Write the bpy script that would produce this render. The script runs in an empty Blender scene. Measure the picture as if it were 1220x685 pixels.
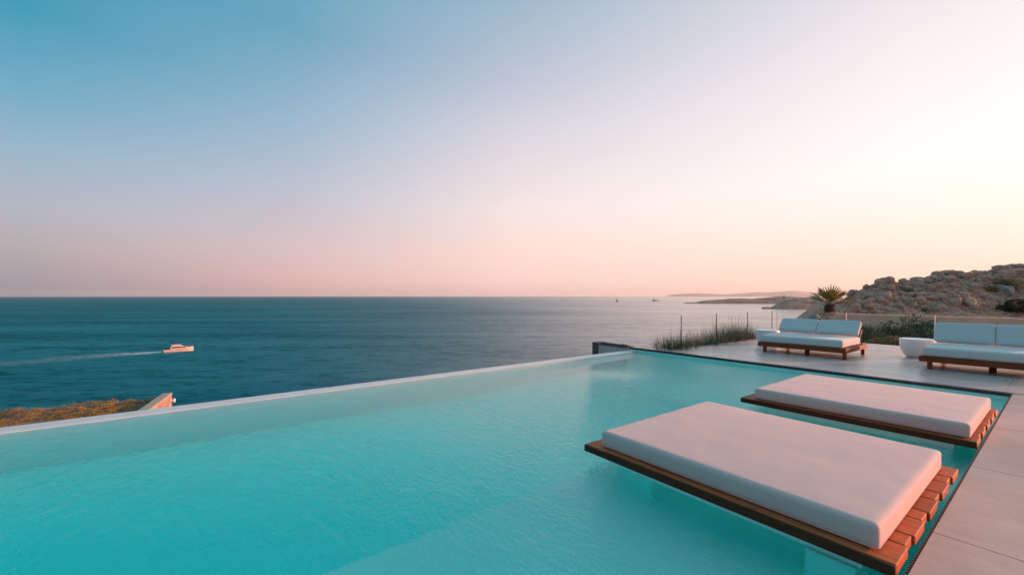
import bpy, bmesh, math, random
from mathutils import Vector, Matrix, noise
R = math.radians
random.seed(7)
S = bpy.context.scene
COL = S.collection

# ------------------------------------------------------------------ camera
EYE = 1.5                      # eye height over the terrace paving (z = 0)
SEA = -23.5
T = R(53.6)                    # the pool's long axis, clockwise from the view axis
ct, st = math.cos(T), math.sin(T)
cam_d = bpy.data.cameras.new('camera')
cam_d.sensor_width = 36.0
cam_d.lens = 490 / 1220 * 36.0
cam_d.shift_y = 10.0 / 1220
cam_d.clip_start = 0.05
cam_d.clip_end = 60000
cam = bpy.data.objects.new('camera', cam_d)
COL.objects.link(cam)
cam.location = (0, 0, EYE)
cam.rotation_euler = (R(90), 0, 0)
S.camera = cam

# ------------------------------------------------------------------ view and light
S.view_settings.view_transform = 'Standard'
S.view_settings.look = 'None'
S.view_settings.gamma = 1.0
S.view_settings.exposure = 0.2
S.cycles.use_denoising = True
S.cycles.max_bounces = 24
S.cycles.diffuse_bounces = 10
S.cycles.transmission_bounces = 20
S.cycles.glossy_bounces = 6
S.cycles.transparent_max_bounces = 24
S.cycles.volume_bounces = 0
S.cycles.sample_clamp_indirect = 8.0

SUN_AZ, SUN_EL = 84.0, 7.5    # clockwise from the view axis (+Y)
sd = Vector((math.sin(R(SUN_AZ)) * math.cos(R(SUN_EL)), math.cos(R(SUN_AZ)) * math.cos(R(SUN_EL)), math.sin(R(SUN_EL))))
sun_d = bpy.data.lights.new('sun', 'SUN')
sun_d.energy = 5.0
sun_d.color = (1.0, 0.42, 0.26)
sun_d.angle = R(2.0)
sun = bpy.data.objects.new('sun', sun_d)
COL.objects.link(sun)
sun.rotation_euler = sd.to_track_quat('Z', 'Y').to_euler()

def lin(c):
    return tuple(((v / 255) / 12.92 if v / 255 <= .04045 else ((v / 255 + .055) / 1.055) ** 2.4) for v in c)

world = bpy.data.worlds.new('World')
S.world = world
world.use_nodes = True
wn, wl = world.node_tree.nodes, world.node_tree.links
wn.clear()
def wnode(t, **k):
    n = wn.new(t)
    for a, b in k.items(): setattr(n, a, b)
    return n
def wmath(op, a, b=None, clamp=False):
    n = wnode('ShaderNodeMath', operation=op, use_clamp=clamp)
    for i, v in enumerate((a, b)):
        if v is None: continue
        if isinstance(v, (int, float)): n.inputs[i].default_value = v
        else: wl.new(v, n.inputs[i])
    return n.outputs[0]
tc = wnode('ShaderNodeTexCoord')
sp = wnode('ShaderNodeSeparateXYZ'); wl.new(tc.outputs['Generated'], sp.inputs[0])
elev = wmath('DIVIDE', wmath('ARCSINE', sp.outputs[2]), R(90))
elevc = wmath('MAXIMUM', elev, 0.0)
hyp = wmath('SQRT', wmath('ADD', wmath('MULTIPLY', sp.outputs[0], sp.outputs[0]), wmath('MULTIPLY', sp.outputs[1], sp.outputs[1])))
WARM = R(102.0)                # the warm half of the sky centres here
dot = wmath('ADD', wmath('MULTIPLY', sp.outputs[0], math.sin(WARM)), wmath('MULTIPLY', sp.outputs[1], math.cos(WARM)))
ang = wmath('DIVIDE', wmath('ARCCOSINE', wmath('DIVIDE', dot, wmath('MAXIMUM', hyp, 1e-4))), R(1))     # degrees away from the sun
def ramp(stops):
    n = wnode('ShaderNodeValToRGB')
    n.color_ramp.interpolation = 'EASE' if False else 'LINEAR'
    e = n.color_ramp.elements
    while len(e) < len(stops): e.new(0.5)
    for i, (p, c) in enumerate(stops):
        e[i].position = p / 90.0
        e[i].color = (*lin(c), 1)
    wl.new(elevc, n.inputs[0])
    return n.outputs[0]
TOP = (132, 198, 211)
far_side = ramp([(0, (146, 142, 156)), (1.3, (160, 150, 160)), (4.5, (178, 166, 170)), (8.2, (174, 178, 188)), (13, (148, 176, 196)), (17.8, (112, 166, 192)), (24.3, (62, 150, 178)), (40, (54, 148, 176)), (90, TOP)])
mid_far = ramp([(0, (214, 172, 172)), (2.5, (222, 180, 178)), (6, (212, 188, 192)), (13, (184, 188, 202)), (21, (148, 178, 200)), (30, (104, 160, 186)), (46, (92, 166, 190)), (90, TOP)])
middle = ramp([(0, (247, 203, 197)), (2.5, (250, 210, 202)), (6, (250, 216, 206)), (11.8, (240, 223, 221)), (17.3, (226, 214, 218)), (22.5, (208, 205, 216)), (27.5, (186, 192, 209)), (35.7, (152, 178, 197)), (54, (134, 184, 202)), (90, TOP)])
sun_side = ramp([(0, (254, 212, 190)), (2.5, (254, 222, 202)), (5.3, (255, 232, 216)), (9, (255, 242, 233)), (13, (255, 247, 243)), (17.9, (250, 241, 240)), (24.3, (241, 231, 233)), (42, (188, 196, 208)), (60, (142, 186, 204)), (90, TOP)])
def wmix(a, b, f):
    n = wnode('ShaderNodeMix', data_type='RGBA'); n.clamp_factor = True
    wl.new(f, n.inputs[0]); wl.new(a, n.inputs[6]); wl.new(b, n.inputs[7])
    return n.outputs[2]
def span(a, b):
    n = wnode('ShaderNodeMapRange', interpolation_type='LINEAR'); n.clamp = True
    n.inputs[1].default_value = a; n.inputs[2].default_value = b
    wl.new(ang, n.inputs[0]); return n.outputs[0]
c1 = wmix(sun_side, middle, span(58, 102))
c2 = wmix(c1, mid_far, span(102, 130))
c3 = wmix(c2, far_side, span(130, 152))
# glow round the sun, off to the right of the picture
nd = wnode('ShaderNodeVectorMath', operation='DOT_PRODUCT'); wl.new(tc.outputs['Generated'], nd.inputs[0]); nd.inputs[1].default_value = sd
glow = wmath('POWER', wmath('MAXIMUM', nd.outputs['Value'], 0.0), 22.0)
# the sky behind the viewer, away from the afterglow, is dimmer and bluer
bk = wnode('ShaderNodeMapRange', interpolation_type='SMOOTHSTEP'); bk.clamp = True
bk.inputs[1].default_value = .0; bk.inputs[2].default_value = -.75
wl.new(sp.outputs[1], bk.inputs[0])
dimc = wnode('ShaderNodeRGB'); dimc.outputs[0].default_value = (.20, .44, .52, 1)
onec = wnode('ShaderNodeRGB'); onec.outputs[0].default_value = (1, 1, 1, 1)
dm = wnode('ShaderNodeVectorMath', operation='MULTIPLY')
wl.new(c3, dm.inputs[0]); wl.new(wmix(onec.outputs[0], dimc.outputs[0], bk.outputs[0]), dm.inputs[1])
gl = wnode('ShaderNodeVectorMath', operation='SCALE'); gl.inputs[0].default_value = (3.2, 2.0, 1.55); wl.new(glow, gl.inputs[3])
ad = wnode('ShaderNodeVectorMath', operation='ADD'); wl.new(dm.outputs[0], ad.inputs[0]); wl.new(gl.outputs[0], ad.inputs[1])
b1 = wnode('ShaderNodeBackground'); b1.inputs[1].default_value = 0.93
wl.new(ad.outputs[0], b1.inputs[0])
sky = wnode('ShaderNodeTexSky', sky_type='NISHITA'); sky.sun_disc = False
sky.sun_elevation = R(SUN_EL); sky.sun_rotation = R(SUN_AZ)
b2 = wnode('ShaderNodeBackground'); b2.inputs[1].default_value = 0.004
wl.new(sky.outputs[0], b2.inputs[0])
ash = wnode('ShaderNodeAddShader'); wl.new(b1.outputs[0], ash.inputs[0]); wl.new(b2.outputs[0], ash.inputs[1])
wo = wnode('ShaderNodeOutputWorld'); wl.new(ash.outputs[0], wo.inputs[0])

# ------------------------------------------------------------------ helpers
def tag(o, label=None, cat=None, group=None, kind=None):
    if label: o['label'] = label
    if cat: o['category'] = cat
    if group: o['group'] = group
    if kind: o['kind'] = kind
    return o
def W(u, r, z=0.0):                     # pool coordinates -> world
    return Vector((u * st + r * ct, u * ct - r * st, z))
def place(o, u, r, z=0.0, rz=0.0):
    o.location = W(u, r, z); o.rotation_euler = (0, 0, -T + rz); return o
def empty(name, loc=(0, 0, 0), rz=0.0):
    o = bpy.data.objects.new(name, None); COL.objects.link(o)
    o.location = loc; o.rotation_euler = (0, 0, rz); o.empty_display_size = 0.2
    return o
def link(name, bm, mat, parent=None, smooth=False, loc=None):
    me = bpy.data.meshes.new(name)
    bm.normal_update(); bm.to_mesh(me); bm.free()
    if smooth:
        for p in me.polygons: p.use_smooth = True
    for m in (mat if isinstance(mat, (list, tuple)) else [mat]): me.materials.append(m)
    o = bpy.data.objects.new(name, me); COL.objects.link(o)
    if parent: o.parent = parent
    if loc is not None: o.location = loc
    return o
def copy_tree(o, parent=None):
    c = o.copy(); COL.objects.link(c)
    if parent: c.parent = parent
    for ch in o.children: copy_tree(ch, c)
    return c
def box(bm, x0, x1, y0, y1, z0, z1, bev=0.0, seg=2, mat=0):
    r = bmesh.ops.create_cube(bm, size=1.0)
    vs = r['verts']
    for v in vs:
        v.co = Vector(((x0 + x1) / 2 + v.co.x * (x1 - x0), (y0 + y1) / 2 + v.co.y * (y1 - y0), (z0 + z1) / 2 + v.co.z * (z1 - z0)))
    fs = list({f for v in vs for f in v.link_faces})
    for f in fs: f.material_index = mat
    if bev > 0:
        es = list({e for v in vs for e in v.link_edges})
        bmesh.ops.bevel(bm, geom=es, offset=bev, segments=seg, affect='EDGES', profile=0.5)
    return bm
def tube(bm, a, b, r0, r1=None, n=8):
    r1 = r0 if r1 is None else r1
    a, b = Vector(a), Vector(b); d = (b - a)
    q = d.to_track_quat('Z', 'Y')
    ra = [bm.verts.new(a + q @ Vector((math.cos(2 * math.pi * i / n) * r0, math.sin(2 * math.pi * i / n) * r0, 0))) for i in range(n)]
    rb = [bm.verts.new(b + q @ Vector((math.cos(2 * math.pi * i / n) * r1, math.sin(2 * math.pi * i / n) * r1, 0))) for i in range(n)]
    for i in range(n): bm.faces.new((ra[i], ra[(i + 1) % n], rb[(i + 1) % n], rb[i]))
    bm.faces.new(ra[::-1]); bm.faces.new(rb)
def rbox(sx, sy, sz, rad, n=(44, 44, 6), puff=0.01, wr=0.004, seed=0.0):
    """cushion: rounded box standing on z = 0, centred in x and y"""
    bm = bmesh.new(); hx, hy, hz = sx / 2, sy / 2, sz / 2
    pts = {}
    def prm(i, m):                      # denser near the ends so the corners round well
        t = i / m * 2 - 1
        return math.sin(t * math.pi / 2) * 0.35 + t * 0.65
    def vert(i, j, k):
        key = (i, j, k)
        if key in pts: return pts[key]
        p = Vector((prm(i, n[0]) * hx, prm(j, n[1]) * hy, prm(k, n[2]) * hz))
        q = Vector((max(-hx + rad, min(hx - rad, p.x)), max(-hy + rad, min(hy - rad, p.y)), max(-hz + rad, min(hz - rad, p.z))))
        d = p - q
        nn = d.normalized() if d.length > 1e-6 else Vector((0, 0, 1))
        p = q + nn * rad
        fx, fy, fz = 1 - (p.x / hx) ** 4, 1 - (p.y / hy) ** 4, 1 - (p.z / hz) ** 4
        p.z += (1 if p.z > 0 else 0) * puff * fx * fy
        p.x += math.copysign(puff * .8, p.x) * fy * max(0, fz) * (1 if abs(p.x) > hx - rad * .5 else 0)
        p.y += math.copysign(puff * .8, p.y) * fx * max(0, fz) * (1 if abs(p.y) > hy - rad * .5 else 0)
        w = noise.noise(Vector((p.x * 2.2 + seed, p.y * 3.4, p.z * 4 + seed))) + .5 * noise.noise(Vector((p.x * 8 + seed * 3, p.y * 5, p.z * 7)))
        p += nn * w * wr
        p.z += hz
        pts[key] = bm.verts.new(p)
        return pts[key]
    a, b, c = n
    for i in range(a):
        for j in range(b):
            bm.faces.new((vert(i, j, c), vert(i + 1, j, c), vert(i + 1, j + 1, c), vert(i, j + 1, c)))
            bm.faces.new((vert(i, j, 0), vert(i, j + 1, 0), vert(i + 1, j + 1, 0), vert(i + 1, j, 0)))
        for k in range(c):
            bm.faces.new((vert(i, 0, k), vert(i + 1, 0, k), vert(i + 1, 0, k + 1), vert(i, 0, k + 1)))
            bm.faces.new((vert(i, b, k), vert(i, b, k + 1), vert(i + 1, b, k + 1), vert(i + 1, b, k)))
    for j in range(b):
        for k in range(c):
            bm.faces.new((vert(0, j, k), vert(0, j, k + 1), vert(0, j + 1, k + 1), vert(0, j + 1, k)))
            bm.faces.new((vert(a, j, k), vert(a, j + 1, k), vert(a, j + 1, k + 1), vert(a, j, k + 1)))
    return bm
def ring_path(sx, sy, z, rad, inset, r=0.005, n=8):
    """a thin welt running round a cushion"""
    bm = bmesh.new(); pts = []
    hx, hy = sx / 2 - inset, sy / 2 - inset
    for cx, cy, a0 in ((1, 1, 0), (-1, 1, 90), (-1, -1, 180), (1, -1, 270)):
        for k in range(7):
            a = R(a0 + k * 15)
            pts.append(Vector((cx * (hx - rad) + math.cos(a) * rad, cy * (hy - rad) + math.sin(a) * rad, z)))
    m = len(pts); rings = []
    for i, p in enumerate(pts):
        d = (pts[(i + 1) % m] - pts[i - 1]).normalized(); s = Vector((d.y, -d.x, 0))
        rings.append([bm.verts.new(p + s * math.cos(2 * math.pi * k / n) * r + Vector((0, 0, 1)) * math.sin(2 * math.pi * k / n) * r) for k in range(n)])
    for i in range(m):
        for k in range(n):
            bm.faces.new((rings[i][k], rings[(i + 1) % m][k], rings[(i + 1) % m][(k + 1) % n], rings[i][(k + 1) % n]))
    return bm

# ------------------------------------------------------------------ materials
class Mat:
    def __init__(s, name, **k):
        s.m = bpy.data.materials.new(name); s.m.use_nodes = True
        s.n, s.l = s.m.node_tree.nodes, s.m.node_tree.links
        s.n.clear(); s.out = s.n.new('ShaderNodeOutputMaterial')
        s.p = s.n.new('ShaderNodeBsdfPrincipled'); s.l.new(s.p.outputs[0], s.out.inputs[0])
        for a, b in k.items(): s.p.inputs[a.replace('_', ' ')].default_value = b
        s.tc = s.n.new('ShaderNodeTexCoord')
    def vec(s, scale=(1, 1, 1), src='Object', rot=(0, 0, 0)):
        mp = s.n.new('ShaderNodeMapping'); mp.inputs['Scale'].default_value = scale; mp.inputs['Rotation'].default_value = rot
        s.l.new(s.tc.outputs[src], mp.inputs[0]); return mp.outputs[0]
    def noise(s, scale, detail=4, rough=.55, vec=None, dist=0.0):
        n = s.n.new('ShaderNodeTexNoise'); n.inputs['Scale'].default_value = scale; n.inputs['Detail'].default_value = detail
        n.inputs['Roughness'].default_value = rough; n.inputs['Distortion'].default_value = dist
        s.l.new(vec if vec else s.tc.outputs['Object'], n.inputs['Vector']); return n.outputs['Fac']
    def ramp(s, fac, stops):
        n = s.n.new('ShaderNodeValToRGB'); e = n.color_ramp.elements
        while len(e) < len(stops): e.new(.5)
        for i, (p, c) in enumerate(stops): e[i].position = p; e[i].color = (*c, 1) if len(c) == 3 else c
        s.l.new(fac, n.inputs[0]); return n.outputs[0]
    def mix(s, a, b, f, mode='MIX'):
        n = s.n.new('ShaderNodeMix'); n.data_type = 'RGBA'; n.blend_type = mode
        for v, i in ((f, 0), (a, 6), (b, 7)):
            if isinstance(v, (int, float)): n.inputs[i].default_value = v
            elif isinstance(v, tuple): n.inputs[i].default_value = (*v, 1)
            else: s.l.new(v, n.inputs[i])
        return n.outputs[2]
    def math(s, op, a, b=0.0, clamp=False):
        n = s.n.new('ShaderNodeMath'); n.operation = op; n.use_clamp = clamp
        for i, v in enumerate((a, b)):
            if isinstance(v, (int, float)): n.inputs[i].default_value = v
            else: s.l.new(v, n.inputs[i])
        return n.outputs[0]
    def set(s, name, sock): s.l.new(sock, s.p.inputs[name]); return s
    def bump(s, h, strength=.3, dist=.01, to=True, normal=None):
        n = s.n.new('ShaderNodeBump'); n.inputs['Strength'].default_value = strength; n.inputs['Distance'].default_value = dist
        s.l.new(h, n.inputs['Height'])
        if normal: s.l.new(normal, n.inputs['Normal'])
        if to: s.l.new(n.outputs[0], s.p.inputs['Normal'])
        return n.outputs[0]

def simple(name, col, rough=.6, var=.12, scale=8, bump=.2, bdist=.004, metal=0.0):
    m = Mat(name, Roughness=rough, Metallic=metal)
    f = m.noise(scale, 5)
    a = tuple(c * (1 - var) for c in col); b = tuple(min(1, c * (1 + var)) for c in col)
    m.set('Base Color', m.ramp(f, [(.3, a), (.7, b)]))
    m.bump(m.noise(scale * 6, 4), bump, bdist)
    return m.m

def m_wood(k=1.0):
    m = Mat('oiled_teak', Roughness=.5, Specular_IOR_Level=.25)
    g = m.noise(3.0, 8, .65, m.vec((1.2, 22, 22)), .6)
    fine = m.noise(9.0, 5, .6, m.vec((1.0, 60, 60)))
    col = m.ramp(g, [(.25, (.29 * k, .060 * k, .024 * k)), (.5, (.60 * k, .140 * k, .046 * k)), (.75, (.78 * k, .21 * k, .070 * k))])
    oi = m.n.new('ShaderNodeObjectInfo')
    v = m.ramp(oi.outputs['Random'], [(0, (.74, .72, .70)), (1, (1.12, 1.08, 1.05))])
    col = m.mix(col, v, 1.0, 'MULTIPLY')
    col = m.mix(col, m.ramp(fine, [(.35, (.55, .5, .48)), (.6, (1, 1, 1))]), .55, 'MULTIPLY')
    m.set('Base Color', col)
    m.set('Roughness', m.ramp(g, [(.3, (.70,) * 3), (.7, (.52,) * 3)]))
    m.bump(fine, .25, .002)
    return m.m
def m_fabric(name, col):
    m = Mat(name, Roughness=.9, Sheen_Weight=.25, Sheen_Roughness=.5)
    w1 = m.n.new('ShaderNodeTexWave'); w1.inputs['Scale'].default_value = 260; w1.bands_direction = 'X'
    w2 = m.n.new('ShaderNodeTexWave'); w2.inputs['Scale'].default_value = 260; w2.bands_direction = 'Y'
    m.l.new(m.tc.outputs['Object'], w1.inputs[0]); m.l.new(m.tc.outputs['Object'], w2.inputs[0])
    weave = m.math('MULTIPLY', w1.outputs['Fac'], w2.outputs['Fac'])
    soft = m.noise(2.0, 4, .5, m.vec((.8, 1.5, 1)), .5)
    c = m.ramp(soft, [(.3, tuple(x * .965 for x in col)), (.65, col)])
    c = m.mix(c, (.90, .88, .87), m.math('MULTIPLY', weave, .10), 'MULTIPLY')
    m.set('Base Color', c)
    b = m.bump(soft, .15, .015, to=False)
    m.bump(weave, .18, .0008, normal=b)
    return m.m
def m_paving(name, base, wet=.45, scale=1.0, st_f=.8):
    m = Mat(name)
    big = m.noise(.9 * scale, 6, .6, None, .5)
    str_ = m.noise(2.0 * scale, 6, .6, m.vec((1.0, 5.0, 1)), .8)
    fine = m.noise(60, 5, .7)
    a = tuple(x * .72 for x in base); b = tuple(min(1, x * 1.10) for x in base)
    c = m.ramp(big, [(.3, a), (.7, b)])
    c = m.mix(c, m.ramp(str_, [(.38, (.86, .85, .85)), (.6, (1, 1, 1))]), st_f, 'MULTIPLY')
    c = m.mix(c, m.ramp(fine, [(.3, (.86, .86, .86)), (.6, (1, 1, 1))]), .6, 'MULTIPLY')
    sp_ = m.noise(16, 2, .5)
    c = m.mix(c, (.75, .66, .62), m.math('MULTIPLY', m.ramp(sp_, [(.70, (0,) * 3), (.78, (1,) * 3)]), .35))
    m.set('Base Color', c)
    m.set('Roughness', m.ramp(str_, [(.3, (wet - .07,) * 3), (.7, (wet + .12,) * 3)]))
    b_ = m.bump(str_, .10 * st_f, .01, to=False)
    m.bump(fine, .12, .002, normal=b_)
    return m.m
def m_rock(name, dark, mid, light, scale=1.0, bump=.9):
    m = Mat(name, Roughness=.92)
    f = m.noise(1.3 * scale, 9, .68, None, .4)
    v = m.n.new('ShaderNodeTexVoronoi'); v.feature = 'DISTANCE_TO_EDGE'; v.inputs['Scale'].default_value = 2.2 * scale
    warp = m.n.new('ShaderNodeVectorMath'); warp.operation = 'ADD'
    nz = m.n.new('ShaderNodeTexNoise'); nz.inputs['Scale'].default_value = 2 * scale
    m.l.new(nz.outputs['Color'], warp.inputs[1]); m.l.new(m.tc.outputs['Object'], warp.inputs[0]); m.l.new(warp.outputs[0], v.inputs['Vector'])
    c = m.ramp(f, [(.28, dark), (.5, mid), (.72, light)])
    crack = m.ramp(v.outputs['Distance'], [(0, (.45, .42, .4)), (.06, (1, 1, 1))])
    m.set('Base Color', m.mix(c, crack, .55, 'MULTIPLY'))
    h = m.math('ADD', f, m.math('MULTIPLY', m.ramp(v.outputs['Distance'], [(0, (0,) * 3), (.1, (1,) * 3)]), .3))
    m.bump(h, bump, .25)
    return m.m
def m_leaf(name, c1, c2, rough=.6, trans=.25):
    m = Mat(name, Roughness=rough)
    oi = m.n.new('ShaderNodeObjectInfo')
    gi = m.n.new('ShaderNodeNewGeometry')
    f = m.math('ADD', m.math('MULTIPLY', m.noise(2.0, 3), .7), m.math('MULTIPLY', gi.outputs['Random Per Island'], .35))
    c = m.ramp(f, [(.3, c1), (.75, c2)])
    c = m.mix(c, m.ramp(oi.outputs['Random'], [(0, (.75, .72, .7)), (1, (1.2, 1.2, 1.15))]), 1.0, 'MULTIPLY')
    m.set('Base Color', c)
    tr = m.n.new('ShaderNodeBsdfTranslucent'); m.l.new(c, tr.inputs[0])
    mx = m.n.new('ShaderNodeMixShader'); mx.inputs[0].default_value = trans
    m.l.new(m.p.outputs[0], mx.inputs[1]); m.l.new(tr.outputs[0], mx.inputs[2]); m.l.new(mx.outputs[0], m.out.inputs[0])
    return m.m

def m_poolwater():
    m = Mat('pool_water')
    m.n.remove(m.p)
    v1 = m.vec((1.0, 2.3, 1.0), rot=(0, 0, R(24)))
    a = m.noise(3.4, 3, .5, v1, .5)
    b = m.noise(15.0, 3, .55, m.vec((.8, 2.2, 1.0), rot=(0, 0, R(48))), .5)
    c = m.noise(32.0, 2, .5, m.vec((.8, 2.0, 1), rot=(0, 0, R(56))), .4)
    patch = m.ramp(m.noise(.28, 3, .5, m.vec((1.6, .7, 1)), .6), [(.33, (.28,) * 3), (.66, (1,) * 3)])
    sy_ = m.n.new('ShaderNodeSeparateXYZ'); m.l.new(m.tc.outputs['Object'], sy_.inputs[0])
    mr = m.n.new('ShaderNodeMapRange'); mr.interpolation_type = 'SMOOTHSTEP'
    mr.inputs[1].default_value = .6; mr.inputs[2].default_value = 4.6; mr.inputs[3].default_value = .22; mr.inputs[4].default_value = 1.0
    m.l.new(m.math('ADD', sy_.outputs[1], m.math('MULTIPLY', m.math('SUBTRACT', m.noise(.5, 3), .5), 3.0)), mr.inputs[0])
    patch = m.math('MULTIPLY', patch, mr.outputs[0])
    n1 = m.n.new('ShaderNodeBump'); n1.inputs['Strength'].default_value = .28; n1.inputs['Distance'].default_value = .025; m.l.new(a, n1.inputs['Height'])
    n2 = m.n.new('ShaderNodeBump'); n2.inputs['Distance'].default_value = .025; m.l.new(b, n2.inputs['Height']); m.l.new(n1.outputs[0], n2.inputs['Normal']); m.l.new(m.math('MULTIPLY', patch, .8), n2.inputs['Strength'])
    n3 = m.n.new('ShaderNodeBump'); n3.inputs['Distance'].default_value = .012; m.l.new(c, n3.inputs['Height']); m.l.new(n2.outputs[0], n3.inputs['Normal']); m.l.new(m.math('MULTIPLY', patch, .8), n3.inputs['Strength'])
    mx = m.n.new('ShaderNodeBsdfGlass'); mx.inputs['IOR'].default_value = 1.33; mx.inputs['Roughness'].default_value = 0.0; m.l.new(n3.outputs[0], mx.inputs['Normal'])
    # underneath and at the sides the water has no surface of its own
    ge = m.n.new('ShaderNodeNewGeometry'); sz = m.n.new('ShaderNodeSeparateXYZ'); m.l.new(ge.outputs['True Normal'], sz.inputs[0])
    up = m.math('GREATER_THAN', m.math('ABSOLUTE', sz.outputs[2]), .5)
    t2 = m.n.new('ShaderNodeBsdfTransparent')
    mx2 = m.n.new('ShaderNodeMixShader'); m.l.new(up, mx2.inputs[0]); m.l.new(t2.outputs[0], mx2.inputs[1]); m.l.new(mx.outputs[0], mx2.inputs[2])
    m.l.new(mx2.outputs[0], m.out.inputs[0])
    va = m.n.new('ShaderNodeVolumeAbsorption'); va.inputs['Color'].default_value = (.0, .992, .991, 1); va.inputs['Density'].default_value = .90
    m.l.new(va.outputs[0], m.out.inputs['Volume'])
    return m.m
def m_sea():
    m = Mat('sea_water'); m.n.remove(m.p)
    big = m.noise(.006, 4, .6, m.vec((.35, 1.6, 1)), .8)
    a = m.noise(.045, 6, .62, m.vec((.8, 1.2, 1), rot=(0, 0, R(18))), .5)
    b = m.noise(.35, 5, .65, m.vec((.7, 1.4, 1), rot=(0, 0, R(25))), .4)
    c = m.noise(1.6, 3, .6, m.vec((.8, 1.3, 1), rot=(0, 0, R(15))))
    # sheen painted by bearing: dull choppy teal on the left, smooth brighter reflection rightward
    sp_ = m.n.new('ShaderNodeSeparateXYZ'); m.l.new(m.tc.outputs['Object'], sp_.inputs[0])
    fan = m.n.new('ShaderNodeMapRange'); fan.interpolation_type = 'SMOOTHSTEP'; fan.inputs[1].default_value = -.75; fan.inputs[2].default_value = .62
    m.l.new(m.math('ARCTAN2', sp_.outputs[0], sp_.outputs[1]), fan.inputs[0]); painted_sheen = fan.outputs[0]
    painted_sheen2 = m.math('ADD', painted_sheen, m.math('MULTIPLY', m.math('SUBTRACT', big, .5), .35), True)
    nrm = None
    for h, stg, dist in ((a, .9, 6.0), (b, 1.0, 3.0), (c, .8, .6)):
        n = m.n.new('ShaderNodeBump'); m.l.new(m.math('MULTIPLY', m.math('SUBTRACT', 1.0, m.math('MULTIPLY', painted_sheen2, .72)), stg), n.inputs['Strength']); n.inputs['Distance'].default_value = dist; m.l.new(h, n.inputs['Height'])
        if nrm: m.l.new(nrm, n.inputs['Normal'])
        nrm = n.outputs[0]
    df = m.n.new('ShaderNodeBsdfDiffuse'); dcol = m.ramp(big, [(.35, (.000, .165, .215)), (.65, (.001, .215, .270))])
    wv = m.math('ADD', m.math('MULTIPLY', m.noise(.11, 4, .7, m.vec((.6, 1.3, 1), rot=(0, 0, R(12)))), .6), m.math('MULTIPLY', m.noise(.42, 3, .65, m.vec((.5, 1.2, 1), rot=(0, 0, R(20)))), .5))
    wv = m.math('ADD', wv, m.math('MULTIPLY', m.math('SUBTRACT', m.noise(.012, 5, .65, m.vec((.25, 1.8, 1), rot=(0, 0, R(-6)))), .5), .55))
    wav = m.ramp(wv, [(.40, (.30,) * 3), (.55, (.85,) * 3), (.70, (1.0,) * 3)])
    wav = m.math('SUBTRACT', 1.0, m.math('MULTIPLY', m.math('SUBTRACT', 1.0, wav), m.math('SUBTRACT', 1.0, m.math('MULTIPLY', painted_sheen2, .6))))
    dcol = m.mix(dcol, (.10, .07, .07), m.math('MULTIPLY', painted_sheen2, .6))
    m.l.new(m.mix(dcol, wav, .80, 'MULTIPLY'), df.inputs[0])
    gl = m.n.new('ShaderNodeBsdfGlossy'); m.l.new(nrm, gl.inputs['Normal']); m.l.new(m.ramp(painted_sheen2, [(.0, (.46,) * 3), (1.0, (.13,) * 3)]), gl.inputs['Roughness'])
    lw = m.n.new('ShaderNodeLayerWeight'); lw.inputs[0].default_value = .5; m.l.new(nrm, lw.inputs['Normal'])
    # grazing reflectance stays below a mirror's on the left; the fan raises it rightward
    fac = m.math('ADD', .02, m.math('MULTIPLY', m.math('POWER', lw.outputs['Facing'], m.math('SUBTRACT', 4.0, m.math('MULTIPLY', painted_sheen2, 2.6))), m.ramp(painted_sheen2, [(0, (.09,) * 3), (.5, (.52,) * 3), (1, (1,) * 3)])), True)
    fac = m.math('MULTIPLY', fac, m.math('ADD', m.math('MULTIPLY', wav, 1.15), .0), True)
    mx = m.n.new('ShaderNodeMixShader'); m.l.new(fac, mx.inputs[0]); m.l.new(df.outputs[0], mx.inputs[1]); m.l.new(gl.outputs[0], mx.inputs[2]); m.l.new(mx.outputs[0], m.out.inputs[0])
    return m.m
def m_glass():
    m = Mat('clear_glass'); m.n.remove(m.p)
    lw = m.n.new('ShaderNodeLayerWeight'); lw.inputs[0].default_value = .5; fr = m.math('ADD', .002, m.math('MULTIPLY', m.math('POWER', lw.outputs['Facing'], 5.0), .04))
    gl = m.n.new('ShaderNodeBsdfGlossy'); gl.inputs['Roughness'].default_value = .02
    tr = m.n.new('ShaderNodeBsdfTransparent'); tr.inputs[0].default_value = (.985, .992, .99, 1)
    mx = m.n.new('ShaderNodeMixShader'); m.l.new(fr, mx.inputs[0]); m.l.new(tr.outputs[0], mx.inputs[1]); m.l.new(gl.outputs[0], mx.inputs[2])
    m.l.new(mx.outputs[0], m.out.inputs[0]); return m.m
def m_tile():
    """pool plaster with a faint small mosaic"""
    m = Mat('pool_plaster', Roughness=.5)
    f = m.noise(1.3, 5)
    m.set('Base Color', m.ramp(f, [(.3, (.66, .94, .90)), (.7, (.72, .97, .94))]))
    return m.m

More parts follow.
